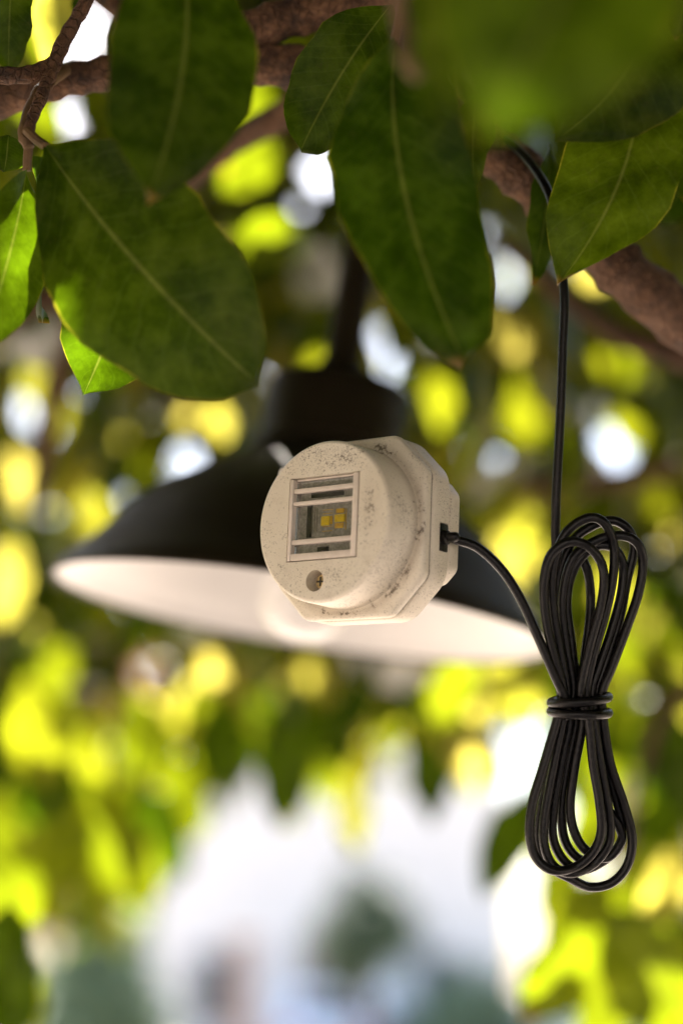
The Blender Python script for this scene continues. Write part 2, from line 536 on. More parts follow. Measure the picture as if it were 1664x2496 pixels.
def leaf_arrays(base, tip, nrm, width, rows, cols, curl=0.08, fold=0.12, wave=0.0, twist=0.0, sidecurl=0.0, seed=0, blunt=False):
    """vertex positions (rows x cols) of one leaf blade"""
    base, tip, nrm = (np.array(v, float) for v in (base, tip, nrm))
    ax = tip - base
    L = np.linalg.norm(ax)
    t = ax / L
    nn = nrm - t * nrm.dot(t)
    nn /= np.linalg.norm(nn) + 1e-12
    s = np.cross(t, nn)
    v = rows
    w = np.interp(v, PV, PWB if blunt else PW) * width * 0.5
    u = np.linspace(-1, 1, cols)
    rs = np.random.default_rng(seed)
    ph = rs.uniform(0, 6.28, 4)
    vv, uu = np.meshgrid(v, u, indexing='ij')
    ww = w[:, None] * np.ones_like(uu)
    off = curl * L * (4 * vv * (1 - vv))                       # arch out of the chord
    off = off + fold * ww * np.abs(uu)                         # V fold
    off = off + wave * L * 0.045 * (np.sin(vv * 9 + ph[0] + 1.3 * uu) * np.abs(uu) + 0.6 * np.sin(vv * 17 + ph[1] - uu * 2) * uu * uu)
    side = sidecurl * L * (4 * vv * (1 - vv))
    ca, sa = np.cos(twist * (vv - .4)), np.sin(twist * (vv - .4))
    lat = uu * ww
    edge = 1 + 0.05 * wave * np.sin(vv * 23 + ph[2] + np.sign(uu) * 2)
    x = lat * edge * ca
    z = off + lat * sa
    p = base[None, None] + t * (vv * L)[..., None] + s * (x + side)[..., None] + nn * z[..., None]
    uvc = np.stack([(uu + 1) / 2, vv], -1)
    return p, uvc


FINE_ROWS = np.array([0, .015, .04, .08, .13, .19, .26, .34, .42, .50, .58, .66, .73, .79, .84, .885, .92, .945, .965, .985, 1.0])
MID_ROWS = np.array([0, .05, .14, .28, .45, .62, .76, .87, .94, 1.0])
LOW_ROWS = np.array([0, .14, .42, .70, .90, 1.0])


def grid_faces(r, c):
    i = np.arange(r - 1)[:, None]
    j = np.arange(c - 1)[None, :]
    a = i * c + j
    return np.stack([a, a + 1, a + c + 1, a + c], -1).reshape(-1, 4)


def mesh_from(name, verts, faces, uvs, rnd=None):
    me = bpy.data.meshes.new(name)
    nv, nf = len(verts), len(faces)
    me.vertices.add(nv)
    me.vertices.foreach_set('co', np.asarray(verts, np.float32).ravel())
    me.loops.add(nf * 4)
    me.loops.foreach_set('vertex_index', np.asarray(faces, np.int32).ravel())
    me.polygons.add(nf)
    me.polygons.foreach_set('loop_start', np.arange(0, nf * 4, 4, dtype=np.int32))
    me.polygons.foreach_set('loop_total', np.full(nf, 4, np.int32))
    me.polygons.foreach_set('use_smooth', np.ones(nf, bool))
    uvl = me.uv_layers.new(name='leafuv')
    uvl.data.foreach_set('uv', np.asarray(uvs, np.float32)[np.asarray(faces).ravel()].ravel())
    if rnd is not None:
        a = me.attributes.new('leaftone', 'FLOAT', 'POINT')
        a.data.foreach_set('value', np.asarray(rnd, np.float32))
    me.update()
    me.validate()
    return me


TREE = empty('ficus_tree', (1.45, 1.15, 0))
tag(TREE, 'leafy ficus tree with brown bark and glossy oval leaves hanging around the lamp', 'tree')


def to_tree(o):
    o.parent = TREE
    o.matrix_parent_inverse = Matrix.Translation((-1.45, -1.15, 0))
    return o


LEAFN = [0]


def near_leaf(base, tip, width, roll=0.0, yaw=0.0, curl=0.06, fold=0.14, wave=1.0, twist=0.0, sidecurl=0.0, petiole=None, flip=1, label=None, blunt=False, tone=None):
    """one leaf in reach of the lens: base, tip = world points; width in m; faces the camera, rolled about its midrib"""
    LEAFN[0] += 1
    base, tip = Vector(base), Vector(tip)
    t = (tip - base).normalized()
    view = (CAMP - (base + tip) / 2).normalized()
    n0 = (view - t * view.dot(t)).normalized()
    nrm = (Matrix.Rotation(roll, 3, t) @ n0) * flip
    p, uvc = leaf_arrays(base, tip, nrm, width, FINE_ROWS, 13, curl * flip, fold, wave, twist, sidecurl, seed=LEAFN[0], blunt=blunt)
    verts = p.reshape(-1, 3)
    faces = grid_faces(len(FINE_ROWS), 13)
    tone = (LEAFN[0] * 37 % 100) / 100 * .28 if tone is None else tone
    me = mesh_from('leaf', verts, faces, uvc.reshape(-1, 2), np.full(len(verts), tone))
    o = link('leaf', me, M['leaf'])
    to_tree(o)
    if label: o['label'] = label
    if petiole is not None:
        pp = [Vector(q) for q in petiole]
        bm = bm_tube(catmull(pp, 6), [0.0013 + 0.0004 * (1 - k / 20) for k in range(len(catmull(pp, 6)))], 8)
        q = from_bm('petiole', bm, M['twig'], None)
        q.parent = o
    return o


# ---- the leaves that can be told apart one by one near the lens (positions read from the photograph's directions,
#      distances from their blur next to the branch, the cable and the device)
def VL(b, t, d0, d1, wpx, **kw):
    dm = (d0 + d1) / 2
    return near_leaf(V(b[0], b[1], d0), V(t[0], t[1], d1), wpx * K / FPX * dm, **kw)


VL((420, -150), (340, 462), .545, .510, 345, roll=R(-8), curl=.03, fold=.10, sidecurl=-.05, wave=.5, label='dark leaf hanging tip down with a pale pointed tip')
VL((108, 338), (588, 878), .575, .545, 415, roll=R(10), curl=.05, fold=.16, sidecurl=.02, wave=.6, petiole=[V(62, 300, .585), V(85, 322, .58), V(108, 338, .575)], blunt=True, label='broad leaf with dusty lower half')
VL((905, 95), (1066, 832), .560, .525, 335, blunt=True, roll=R(-12), curl=.04, fold=.16, sidecurl=.07, twist=.5, wave=.8, petiole=[V(925, -30, .57), V(915, 40, .565), V(905, 95, .56)], label='long hanging leaf with a yellowed tip')
VL((1455, 95), (1279, 657), .61, .585, 285, roll=R(14), curl=.05, fold=.18, sidecurl=-.115, wave=.5, tone=.32, label='bright green leaf with fine yellow midrib beside the cable')
VL((1500, -60), (1274, 322), .585, .57, 300, roll=R(-6), curl=.06, fold=.16, sidecurl=-.12, wave=.7, label='dark dusty leaf with a brown spot near its tip')
VL((1430, -330), (1105, 312), .365, .35, 560, roll=R(8), curl=.04, fold=.12, sidecurl=-.02, wave=.4, tone=.26, label='large blurred leaf with yellow tip')
VL((900, 8), (690, 346), .605, .60, 205, roll=R(5), curl=.03, fold=.2, sidecurl=.03, wave=.6, petiole=[V(925, -50, .60), V(912, -15, .603), V(900, 8, .605)], blunt=True, label='leaf with pinkish brown tip')
VL((1098, 200), (1085, 440), .64, .63, 120, roll=R(30), curl=.04, fold=.2, wave=.7)
VL((1262, 330), (1222, 655), .645, .64, 105, roll=R(-35), curl=.05, fold=.2, wave=.6)
VL((62, 392), (-50, 815), .59, .56, 190, roll=R(-25), curl=.05, fold=.3, wave=.6, petiole=[V(68, 330, .59), V(64, 360, .59), V(62, 392, .59)])
VL((95, 360), (98, 742), .60, .60, 95, roll=R(62), curl=.04, fold=.15, wave=.8, sidecurl=-.06)
VL((330, 590), (194, 905), .63, .60, 260, roll=R(-18), curl=.06, fold=.12, sidecurl=.02, wave=1.0, label='small leaf with a sunlit patch and torn dry edge')
VL((985, -90), (1010, 300), .45, .44, 110, roll=R(25), curl=.05, fold=.2, wave=.6)
VL((1590, -60), (1552, 95), .56, .56, 60, roll=R(10))
VL((30, -80), (20, 170), .62, .62, 110, roll=R(10))
VL((160, -120), (95, 150), .72, .72, 110, roll=R(-20), curl=.02, tone=.85)  # high tone paints this blade as sunlit
VL((215, -60), (170, 30), .66, .66, 40, roll=R(20))
VL((1640, 150), (1575, 470), .66, .65, 170, roll=R(25))
VL((1600, 380), (1500, 520), .74, .74, 120, roll=R(10))
VL((20, 310), (10, 395), .60, .60, 110, roll=R(-20))


# ---- branches
def branch(pts, radii, seg=14, name='branch', mat='bark', n=8, knots=True):
    c = catmull(pts, n)
    rr = list(np.interp(np.linspace(0, 1, len(c)), np.linspace(0, 1, len(radii)), radii))
    if knots:
        rr = [r * (1 + 0.06 * math.sin(i * 1.7) + random.uniform(-.04, .06)) for i, r in enumerate(rr)]
    o = from_bm(name, bm_tube(c, rr, seg, wob=0.05 if knots else 0.0), M[mat], None, sharp=80)
    return to_tree(o)


# trunk stands to the right, outside the picture; limbs run from it over the lens
branch([(1.50, 1.15, -.05), (1.46, 1.15, .5), (1.42, 1.12, 1.1), (1.35, 1.08, 1.6)], [.11, .085, .075, .065], 20, 'trunk')
branch([(1.35, 1.08, 1.58), (1.15, 1.1, 2.1), (.7, 1.2, 2.55), (.1, 1.4, 2.8), (-.6, 1.7, 2.9), (-1.4, 2.0, 2.85)], [.06, .05, .042, .035, .028, .018])
branch([(1.36, 1.08, 1.6), (1.25, .5, 2.0), (.9, -.1, 2.3), (.3, -.5, 2.5)], [.055, .045, .035, .02])
branch([(1.35, 1.09, 1.6), (1.4, 1.8, 2.0), (1.1, 2.5, 2.3), (.5, 3.0, 2.3)], [.05, .04, .03, .02])
# the diagonal branch behind the sharp leaf that carries the cable
branch([(1.36, 1.08, 1.45), (.9, .95, 1.52), V(2050, 1080, .82), V(1720, 850, .72), V(1540, 715, .68), V(1380, 580, .665), V(1215, 415, .655), V(1090, 315, .655), V(940, 225, .655), V(790, 175, .655), V(640, 150, .65), V(480, 130, .655), V(330, 60, .67), V(150, -80, .70)],
       [.05, .03, .017, .0115, .0107, .0102, .0094, .0090, .0088, .0086, .0085, .0065, .005, .004], 20)
# the pale brown branch across the top
branch([V(1400, -250, .62), V(1150, -70, .63), V(900, -5, .64), V(740, 22, .645), V(600, 60, .645), V(430, 115, .64), V(260, 165, .64), V(130, 190, .64), V(0, 232, .64), V(-200, 300, .65), V(-500, 380, .70)],
       [.0095, .0088, .0082, .0080, .0074, .0066, .0064, .0062, .0064, .007, .007], 18)
# side twigs
branch([V(250, -90, .62), V(190, 20, .615), V(140, 110, .61), V(105, 200, .60), V(72, 280, .59), V(66, 325, .588)], [.0022, .0026, .0028, .0024, .0020, .0018], 10, 'twig', 'bark')
branch([V(-60, 170, .60), V(60, 172, .60), V(130, 140, .61)], [.003, .003, .0025], 10, 'twig', 'bark')
branch([V(150, 160, .63), V(90, 210, .61), V(55, 300, .59), V(68, 340, .588)], [.0024, .0022, .0020, .0018], 10, 'twig', 'twig')
branch([V(420, 420, .86), V(480, 365, .84), V(560, 310, .82), V(640, 270, .80), V(760, 190, .78), V(900, 120, .78)], [.006, .0066, .007, .007, .007, .007], 12)
branch([V(925, -60, .575), V(920, 20, .57), V(905, 100, .562)], [.0019, .0017, .0013], 8, 'twig', 'twig')
branch([V(880, -120, .43), V(925, 60, .43), V(930, 130, .425), V(960, 180, .425)], [.002, .002, .002, .0015], 8, 'twig', 'twig')
# branches deeper in the crown
branch([V(1900, 900, .95), V(1568, 820, 1.0), V(1440, 775, 1.0), V(1320, 700, 1.05), V(1150, 560, 1.1)], [.010, .008, .007, .006, .004], 10)
branch([V(1900, 1010, 1.3), V(1560, 1070, 1.4), V(1330, 1110, 1.45), V(1080, 1115, 1.5), V(850, 1060, 1.6)], [.012, .009, .008, .007, .004], 10)
branch([V(160, 640, 1.2), V(150, 760, 1.25), V(125, 900, 1.3), V(95, 1050, 1.35), V(70, 1210, 1.4)], [.008, .010, .010, .008, .005], 10)
branch([V(-150, 820, 1.0), V(40, 720, 1.0), V(180, 640, 1.02), V(330, 560, 1.05)], [.008, .007, .006, .005], 10)
branch([V(560, 500, 1.5), V(420, 860, 1.6), V(330, 1080, 1.7), V(250, 1500, 1.8)], [.010, .009, .007, .005], 10)
branch([V(1250, 1250, 1.9), V(1060, 1480, 1.9), V(700, 1530, 2.0), V(300, 1600, 2.1), V(-200, 1620, 2.1)], [.012, .011, .010, .008, .007], 10)
branch([V(1750, 1500, 1.2), V(1560, 1600, 1.2), V(1480, 1750, 1.2), V(1440, 1950, 1.2), V(1400, 2050, 1.2)], [.006, .005, .004, .003, .0025], 10)

# ---- the crown further back
# openings to the sky seen in the photograph (view px, opening radius m) and shafts of sun onto single leaves
HOLES = [(75, 930, 52), (200, 55, 70), (235, 105, 40), (130, 270, 30), (275, 285, 18), (720, 385, 58), (760, 410, 34), (685, 470, 34), (1160, 622, 36),
         (1095, 470, 26), (895, 797, 42), (430, 1090, 28), (390, 1005, 34), (490, 1010, 32), (1395, 1030, 46), (1420, 1070, 22), (325, 1540, 46), (350, 1515, 30), (462, 868, 26),
         (630, 852, 28), (1545, 1290, 45), (1190, 880, 26), (670, 1560, 34), (790, 1770, 34), (900, 1700, 32), (330, 1730, 36), (1550, 1560, 30), (1190, 1760, 45), (1230, 1700, 30), (560, 270, 12), (800, 320, 12)]


def pix(p):
    """world points (n,3) -> px, py, depth in the photograph"""
    q = p - np.array(CAMP)
    d = q @ np.array(FWD)
    d = np.where(np.abs(d) < 1e-6, 1e-6, d)
    return 832 + (q @ np.array(RGT)) / d * FPX, 1248 - (q @ np.array(UPV)) / d * FPX, d


LOWY = np.array([[-400, 2250], [0, 2250], [150, 2180], [260, 2170], [370, 2040], [470, 1880], [600, 1800], [760, 1860], [900, 1830], [1060, 1780], [1180, 1730], [1260, 1800], [1330, 1950], [1420, 2080], [1568, 2350], [2000, 2500]], float)

SUNN = np.array(SUN_DIR)
# leaves that the photograph shows glowing in direct sun (view px, depth)
GLOW = [(190, 830, .612, .011), (1072, 805, .528, .008), (1060, 800, .528, .006), (1132, 296, .352, .008), (100, 100, .72, .012), (118, 40, .72, .012)]

# big sunlit and shaded leaves low in the picture, at the outer hem of the crown; last value: in the sun or not
HEM = [((690, 1560), (640, 1905), 1.55, 135, R(5), 0), ((955, 1560), (992, 1895), 1.5, 115, R(-20), 0), ((850, 1690), (812, 1965), 1.9, 105, R(40), 1),
       ((1235, 1800), (1108, 2065), 1.35, 118, R(15), 0), ((1400, 2010), (1205, 2350), 1.15, 190, R(-25), 1), ((1390, 2090), (1640, 2400), 1.1, 240, R(15), 1),
       ((1500, 1620), (1590, 1900), 1.25, 180, R(20), 0), ((1450, 1560), (1420, 1770), 1.5, 160, R(30), 1), ((1600, 1830), (1440, 1960), 1.3, 120, R(35), 0),
       ((1568, 1960), (1480, 2120), 1.3, 130, R(-30), 1), ((20, 2080), (40, 2400), .95, 150, R(25), 0), ((-60, 1950), (70, 2130), 1.2, 130, R(-20), 1),
       ((230, 1830), (300, 2010), 1.6, 120, R(10), 1), ((150, 1880), (160, 2040), 1.6, 110, R(-20), 1), ((60, 1700), (190, 1960), 1.4, 150, R(15), 0),
       ((400, 1660), (420, 1840), 1.8, 110, R(20), 1), ((330, 1620), (300, 1780), 1.9, 120, R(-15), 1), ((80, 1620), (60, 1800), 1.7, 110, R(25), 1),
       ((200, 1650), (180, 1820), 1.9, 120, R(10), 1), ((520, 1600), (490, 1820), 1.6, 130, R(-10), 0), ((1060, 1540), (1080, 1720), 1.9, 120, R(25), 1),
       ((1330, 1500), (1300, 1700), 1.8, 110, R(20), 0), ((1180, 1560), (1190, 1680), 1.9, 100, R(-20), 1),
       ((1540, 1420), (1500, 1600), 1.6, 120, R(15), 1), ((1400, 1380), (1440, 1560), 1.7, 110, R(-15), 1), ((1240, 1880), (1330, 2080), 1.7, 110, R(20), 1),
       ((1480, 2000), (1420, 2180), 1.6, 120, R(10), 1), ((1380, 1800), (1330, 2000), 1.8, 120, R(-10), 1), ((-20, 1780), (40, 1960), 1.7, 110, R(10), 1),
       ((320, 1780), (250, 1930), 1.8, 110, R(15), 1), ((40, 2200), (80, 2380), 1.2, 80, R(-30), 1), ((760, 1600), (790, 1780), 1.9, 110, R(15), 0), ((880, 1580), (900, 1740), 2.0, 100, R(-15), 1),
       ((600, 1560), (570, 1730), 1.9, 110, R(20), 1), ((1500, 1780), (1530, 2000), 1.45, 130, R(-25), 1), ((1560, 2080), (1500, 2300), 1.3, 150, R(-15), 0),
       ((200, 1780), (285, 2060), 1.3, 140, R(5), 1), ((120, 1860), (140, 2060), 1.35, 130, R(10), 1), ((-30, 1880), (60, 2160), 1.15, 150, R(-10), 1), ((20, 1600), (-20, 1830), 1.4, 130, R(10), 0),
       ((300, 1600), (360, 1800), 1.5, 130, R(-5), 1), ((130, 1590), (110, 1800), 1.45, 120, R(8), 1), ((430, 1720), (380, 1900), 1.7, 110, R(0), 1), ((150, 1740), (100, 1900), 1.6, 120, R(0), 0),
       ((1350, 1600), (1420, 1830), 1.5, 130, R(0), 1), ((1450, 1860), (1540, 2080), 1.4, 140, R(5), 1), ((1560, 1680), (1500, 1880), 1.6, 130, R(0), 1), ((1290, 1960), (1280, 2160), 1.6, 110, R(10), 1),
       ((1420, 2200), (1350, 2420), 1.3, 130, R(-10), 1), ((1300, 1650), (1260, 1850), 1.9, 110, R(0), 0), ((720, 1680), (770, 1850), 2.0, 100, R(0), 1),
       ((70, -60), (105, 175), 1.0, 110, R(5), 2), ((190, 190), (285, 325), 1.1, 90, R(10), 2), ((600, 150), (520, 400), 1.15, 120, R(-5), 2), ((640, 330), (490, 450), 1.2, 110, R(10), 2), ((690, 40), (660, 180), 1.1, 90, R(0), 2),
       ((20, 180), (150, 330), 1.3, 100, R(0), 2), ((760, 290), (790, 370), 1.3, 60, R(0), 2),
       ((330, 1800), (400, 2010), 1.6, 120, R(0), 0), ((280, 1880), (350, 2080), 1.5, 110, R(10), 1), ((410, 1780), (450, 1930), 1.9, 110, R(0), 1), ((190, 1920), (230, 2100), 1.6, 120, R(-10), 1), ((90, 1960), (110, 2130), 1.5, 120, R(0), 1),
       ((560, 1640), (540, 1800), 1.9, 110, R(0), 0), ((640, 1760), (680, 1900), 2.0, 90, R(0), 1), ((1090, 1680), (1070, 1830), 2.0, 90, R(0), 1)]
# single leaves deeper in the crown that catch a spot of sun: view px, distance
SPOTS = [(485, 1612, 1.7), (1490, 1130, 1.6), (1190, 1175, 1.6), (1192, 1268, 1.65), (1180, 770, 1.5), (1430, 820, 1.5), (1000, 890, 1.6), (240, 1225, 1.6), (500, 940, 1.7), (440, 930, 1.8),
         (80, 1740, 1.7), (190, 1770, 1.7), (430, 1690, 1.8), (1060, 1650, 1.8), (1530, 1190, 1.9), (345, 1040, 1.6), (720, 860, 1.9), (1400, 1330, 1.8), (690, 1540, 1.9), (330, 1690, 1.9), (110, 1560, 1.8), (1200, 930, 1.9)]
_r = random.Random(5)
SPOTS += [(_r.uniform(0, 1568), _r.uniform(560, 1720), _r.uniform(1.3, 2.1)) for _ in range(34)]
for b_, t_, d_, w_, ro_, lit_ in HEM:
    VL(b_, t_, d_, d_ * .97, w_, roll=ro_, tone=.55 + .45 * ((w_ * 7 + b_[0]) % 10) / 10 if lit_ else .15)  # sun and shade also painted: lit leaves brighter and yellower, the others dark
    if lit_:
        for f_ in ((.3, .55, .8) if lit_ == 1 else (.4, .65)):
            GLOW.append((b_[0] + (t_[0] - b_[0]) * f_, b_[1] + (t_[1] - b_[1]) * f_, d_ * (1 - .03 * f_), .020 if lit_ == 1 else .014))
for k_, (x_, y_, d_) in enumerate(SPOTS):
    if 130 < x_ < 1330 and 860 < y_ < 1500 and k_ > 21: continue
    h_ = .088 / d_ * FPX / K * .5
    a_ = R((-35, 10, 25, -15, 40)[k_ % 5])
    VL((x_ - math.sin(a_) * h_, y_ - math.cos(a_) * h_), (x_ + math.sin(a_) * h_, y_ + math.cos(a_) * h_), d_, d_ * .99, .046 / d_ * FPX / K, roll=R((20, -25, 5)[k_ % 3]), tone=.6 + .1 * (k_ % 5))  # sunlight also painted in: bright yellow tone over the whole blade
    GLOW.append((x_, y_, d_, .004))


def random_leaves(n, sampler, seed, size=(.070, .102), holes=True):
    rg = np.random.default_rng(seed)
    c = sampler(rg, n)
    n = len(c)
    L = rg.uniform(size[0], size[1], n)
    W = L * rg.uniform(.42, .54, n)
    # tips droop, blades turn every way
    t = rg.normal(size=(n, 3)) * np.array([.55, .55, .40]) + np.array([0, 0, -.75])
    t /= np.linalg.norm(t, axis=1)[:, None]
    nn = rg.normal(size=(n, 3)) * np.array([.8, .8, .7]) + np.array([0, -.25, .35])
    nn -= t * (nn * t).sum(1)[:, None]
    nn /= np.linalg.norm(nn, axis=1)[:, None]
    s = np.cross(t, nn)
    keep = np.ones(n, bool)
    grid = [(v - .5, u * np.interp(v, PV, PW)) for v in np.linspace(0, 1, 11) for u in np.linspace(-1, 1, 5)]

    def samples(ix):
        return np.stack([c[ix] + t[ix] * (L[ix] * v)[:, None] + s[ix] * (W[ix] * .5 * u)[:, None] for v, u in grid], 1)

    px, py, d = pix(c)
    if holes:
        for hx, hy, hr, hd, full in [(h[0], h[1], h[2], 2.0, True) for h in HOLES] + [(q[0], q[1], 0, q[2], False) for q in SPOTS]:
            rc = np.hypot(px - hx * K, py - hy * K) / FPX * d
            ix = np.nonzero(keep & (d > .55) & (rc < L * .5 + .06))[0]
            if not len(ix):
                continue
            qx, qy, qd = (v.reshape(len(ix), -1) for v in pix(samples(ix).reshape(-1, 3)))
            rp = np.hypot(qx - hx * K, qy - hy * K) / FPX * qd
            if full:
                # double cone of the lens with its apex in an opening about 2 m away
                lim = 0.0034 + max(0, hr - 48) * K / FPX * 1.5 + 0.0100 * np.abs(qd - 2.0) / 2.0 * min(1.0, hr / 38)
                bad = (rp < lim) & (qd > .62)
            else:
                bad = (rp < .008 + .0107 * (hd - qd) / hd) & (qd > .62) & (qd < hd - .01)
            keep[ix[bad.any(1)]] = False
    # never through the lens, the device, the cable or the lamp
    ix = np.nonzero(keep & (d < 1.15) & (d > -.4))[0]
    if len(ix):
        qx, qy, qd = (v.reshape(len(ix), -1) for v in pix(samples(ix).reshape(-1, 3)))
        bad = (qd < .66) & (qd > -.3) & (qx > -900) & (qx < 2600) & (qy > -500) & (qy < 3000)
        bad |= ((qd < .98) & (qd > .3) & (qx > 60) & (qx < 1680) & (qy > 560) & (qy < 1800)) | ((qd < .80) & (qd > 0) & (qx > 500) & (qx < 3000) & (qy > 900))
        keep[ix[bad.any(1)]] = False
    # shafts of sun
    for gx, gy, gd, gr in GLOW:
        g = np.array(V(gx, gy, gd))
        q = c - g
        al = q @ SUNN
        rr = np.linalg.norm(q - al[:, None] * SUNN, axis=1)
        ix = np.nonzero(keep & (al > -.05) & (rr < gr + L * .55))[0]
        if not len(ix):
            continue
        q = samples(ix) - g
        al = q @ SUNN
        rr = np.linalg.norm(q - al[..., None] * SUNN, axis=2)
        keep[ix[((rr < gr + L[ix, None] * .02) & (al > .03)).any(1)]] = False
    return c[keep], t[keep], nn[keep], L[keep], W[keep]


def view_sampler(d0, d1, xr, yr, dens):
    """leaf centres spread through a slab of the crown as seen from the lens"""
    def f(rg, n):
        d = (rg.uniform(d0 ** 3, d1 ** 3, n)) ** (1 / 3)
        x = rg.uniform(xr[0], xr[1], n)
        y = rg.uniform(yr[0], yr[1], n)
        p = dens(x, y, d)
        k = rg.uniform(size=n) < p
        d, x, y = d[k], x[k], y[k]
        w = np.array(CAMP)[None] + d[:, None] * (np.array(FWD)[None] + ((x * K - 832) / FPX)[:, None] * np.array(RGT)[None] + ((1248 - y * K) / FPX)[:, None] * np.array(UPV)[None])
        return w
    return f


def dens_mid(x, y, d):
    low = np.interp(x, LOWY[:, 0], LOWY[:, 1])
    f = np.clip((low - y) / 260.0, 0, 1)
    # the low hem is the outer, sunlit skin of the crown
    far = np.clip((d - .9 - np.clip((y - 1300) / 500, 0, 1) * .9) / .4, 0.0, 1)
    return f ** 0.8 * far


def box_sampler(lo, hi, dens=None):
    lo, hi = np.array(lo), np.array(hi)
    def f(rg, n):
        p = rg.uniform(size=(n, 3)) * (hi - lo) + lo
        if dens is not None:
            p = p[rg.uniform(size=len(p)) < dens(p)]
        return p
    return f


def blades(c, t, nn, L, W, rows, cols, seed):
    """vectorised blades for many leaves"""
    rg = np.random.default_rng(seed)
    n = len(c)
    r = len(rows)
    w = np.interp(rows, PV, PW)
    u = np.linspace(-1, 1, cols)
    s = np.cross(t, nn)
    curl = rg.uniform(-.08, .10, n)
    fold = rg.uniform(.0, .30, n)
    sc = rg.uniform(-.06, .06, n)
    vv = rows[None, :, None] * np.ones((n, 1, cols))
    uu = u[None, None, :] * np.ones((n, r, 1))
    ww = w[None, :, None] * W[:, None, None] * .5
    off = curl[:, None, None] * L[:, None, None] * 4 * vv * (1 - vv) + fold[:, None, None] * ww * np.abs(uu)
    lat = uu * ww + sc[:, None, None] * L[:, None, None] * 4 * vv * (1 - vv)
    al = (vv - .5) * L[:, None, None]
    p = c[:, None, None, :] + t[:, None, None, :] * al[..., None] + s[:, None, None, :] * lat[..., None] + nn[:, None, None, :] * off[..., None]
    uvc = np.stack([(uu + 1) / 2, vv], -1)
    return p, uvc, rg.uniform(size=n)


def leaf_mass(name, arrs, rows, cols, seed):
    c, t, nn, L, W = arrs
    p, uvc, rnd = blades(c, t, nn, L, W, rows, cols, seed)
    n, r = len(c), len(rows)
    f = grid_faces(r, cols)
    faces = (f[None] + (np.arange(n) * r * cols)[:, None, None]).reshape(-1, 4)
    me = mesh_from(name, p.reshape(-1, 3), faces, uvc.reshape(-1, 2), np.repeat(rnd, r * cols))
    return link(name, me, M['leaf'])


mid = random_leaves(16000, view_sampler(.95, 3.0, (-260, 1830), (-350, 2400), dens_mid), 5)
px, py, dd = pix(mid[0])
inview = (px > -60) & (px < 1724) & (py > -60) & (py < 2556)
order = np.argsort(np.where(inview, dd / mid[3], 1e9))
N_IND = 158
ind, rest = order[:N_IND], order[N_IND:]
arr = tuple(a[ind] for a in mid)
pb, uvb, rb = blades(*arr, MID_ROWS, 5, 21)
fm = grid_faces(len(MID_ROWS), 5)
for i in range(len(ind)):
    me = mesh_from('leaf', pb[i].reshape(-1, 3), fm, uvb[i].reshape(-1, 2), np.full(len(MID_ROWS) * 5, rb[i]))
    to_tree(link('leaf', me, M['leaf']))

# roof of the crown over the lens and the outer leaves: too many to count
def dens_roof(p):
    y = p[:, 1]
    z = p[:, 2]
    under = 2.12 + .10 * np.sin(p[:, 0] * 3.1) * np.cos(y * 2.3)
    lim = CAM_H + .30 + np.maximum(y, 0) * .72          # stay above the picture's upper edge
    return ((z > np.maximum(under, lim)) & (y < 2.3)).astype(float)


roof = random_leaves(70000, box_sampler((-2.8, -3.2, 1.95), (2.8, 2.4, 3.2), dens_roof), 9, size=(.12, .17), holes=False)


def dens_side(p):
    x, y, z = p.T
    px_, py_, d_ = pix(p)
    out = (np.abs(px_ - 832) > 1150) | (y < .1)
    return (out & (np.abs(x) > .55) & (z > 1.25 + .25 * np.abs(x - .2))).astype(float)


flank = random_leaves(16000, box_sampler((-2.6, -1.2, 1.3), (2.4, 2.6, 2.3), dens_side), 19, size=(.09, .13), holes=False)
# unseen leaf clumps added in the sun's path to shade lamp and near leaves
SHADY = [V(600, 1060, .82), V(620, 1050, .80), V(640, 1000, .82), V(420, 1240, .76), V(480, 1240, .76), V(150, 1320, .84), V(120, 1330, .84), V(300, 1180, .80), V(380, 1130, .80), V(450, 1100, .80), V(540, 1070, .80), V(250, 1230, .80), V(1120, 1330, .80), V(400, 200, .52), V(380, 600, .56), V(960, 450, .54), V(1050, 480, .53),
         V(1420, 480, .6), V(1400, 200, .58), V(1250, 180, .36), V(1400, 100, .36), V(1250, 560, .64), V(780, 200, .60), V(100, 600, .58), V(780, 1270, .6), V(1420, 1500, .6), V(1420, 1900, .6), V(1200, 450, .65)]


def shady_sampler(rg, n):
    q = np.array([list(v) for v in SHADY])[rg.integers(0, len(SHADY), n)]
    return q + SUNN[None] * rg.uniform(.85, 1.9, n)[:, None] + rg.normal(size=(n, 3)) * .06


thick = random_leaves(4400, shady_sampler, 29, size=(.10, .15), holes=True)
allm = tuple(np.concatenate([a[rest], b, c_, e_]) for a, b, c_, e_ in zip(mid, roof, flank, thick))
mass = leaf_mass('foliage', allm, LOW_ROWS, 3, 33)
to_tree(mass)
mass['kind'] = 'stuff'


# ------------------------------------------------------------------ pendant lamp
LD = 0.86
lamp_c = P(737, 1500, LD)
px_m = LD / FPX
tilt_roll = R(8.8)
# axis of the lamp: leaning to the right in the picture, opening a little towards the lens
axis_cam = Vector((math.sin(tilt_roll), math.cos(tilt_roll), 0))
elev = R(11.6)
# camera-space axis: y up, z towards the lens; camera sees into the shade
ax = RGT * (math.sin(tilt_roll) * math.cos(elev)) + UPV * (math.cos(tilt_roll) * math.cos(elev)) + FWD * math.sin(elev)
ax.normalize()
xv = (RGT - ax * RGT.dot(ax)).normalized()
yv = ax.cross(xv)
LM = Matrix((xv, yv, ax)).transposed().to_4x4()
LM.translation = lamp_c
LAMP = empty('pendant_lamp', mat=LM)
tag(LAMP, 'dark barn style pendant lamp with white inside hanging behind the cream device', 'lamp')
u = px_m


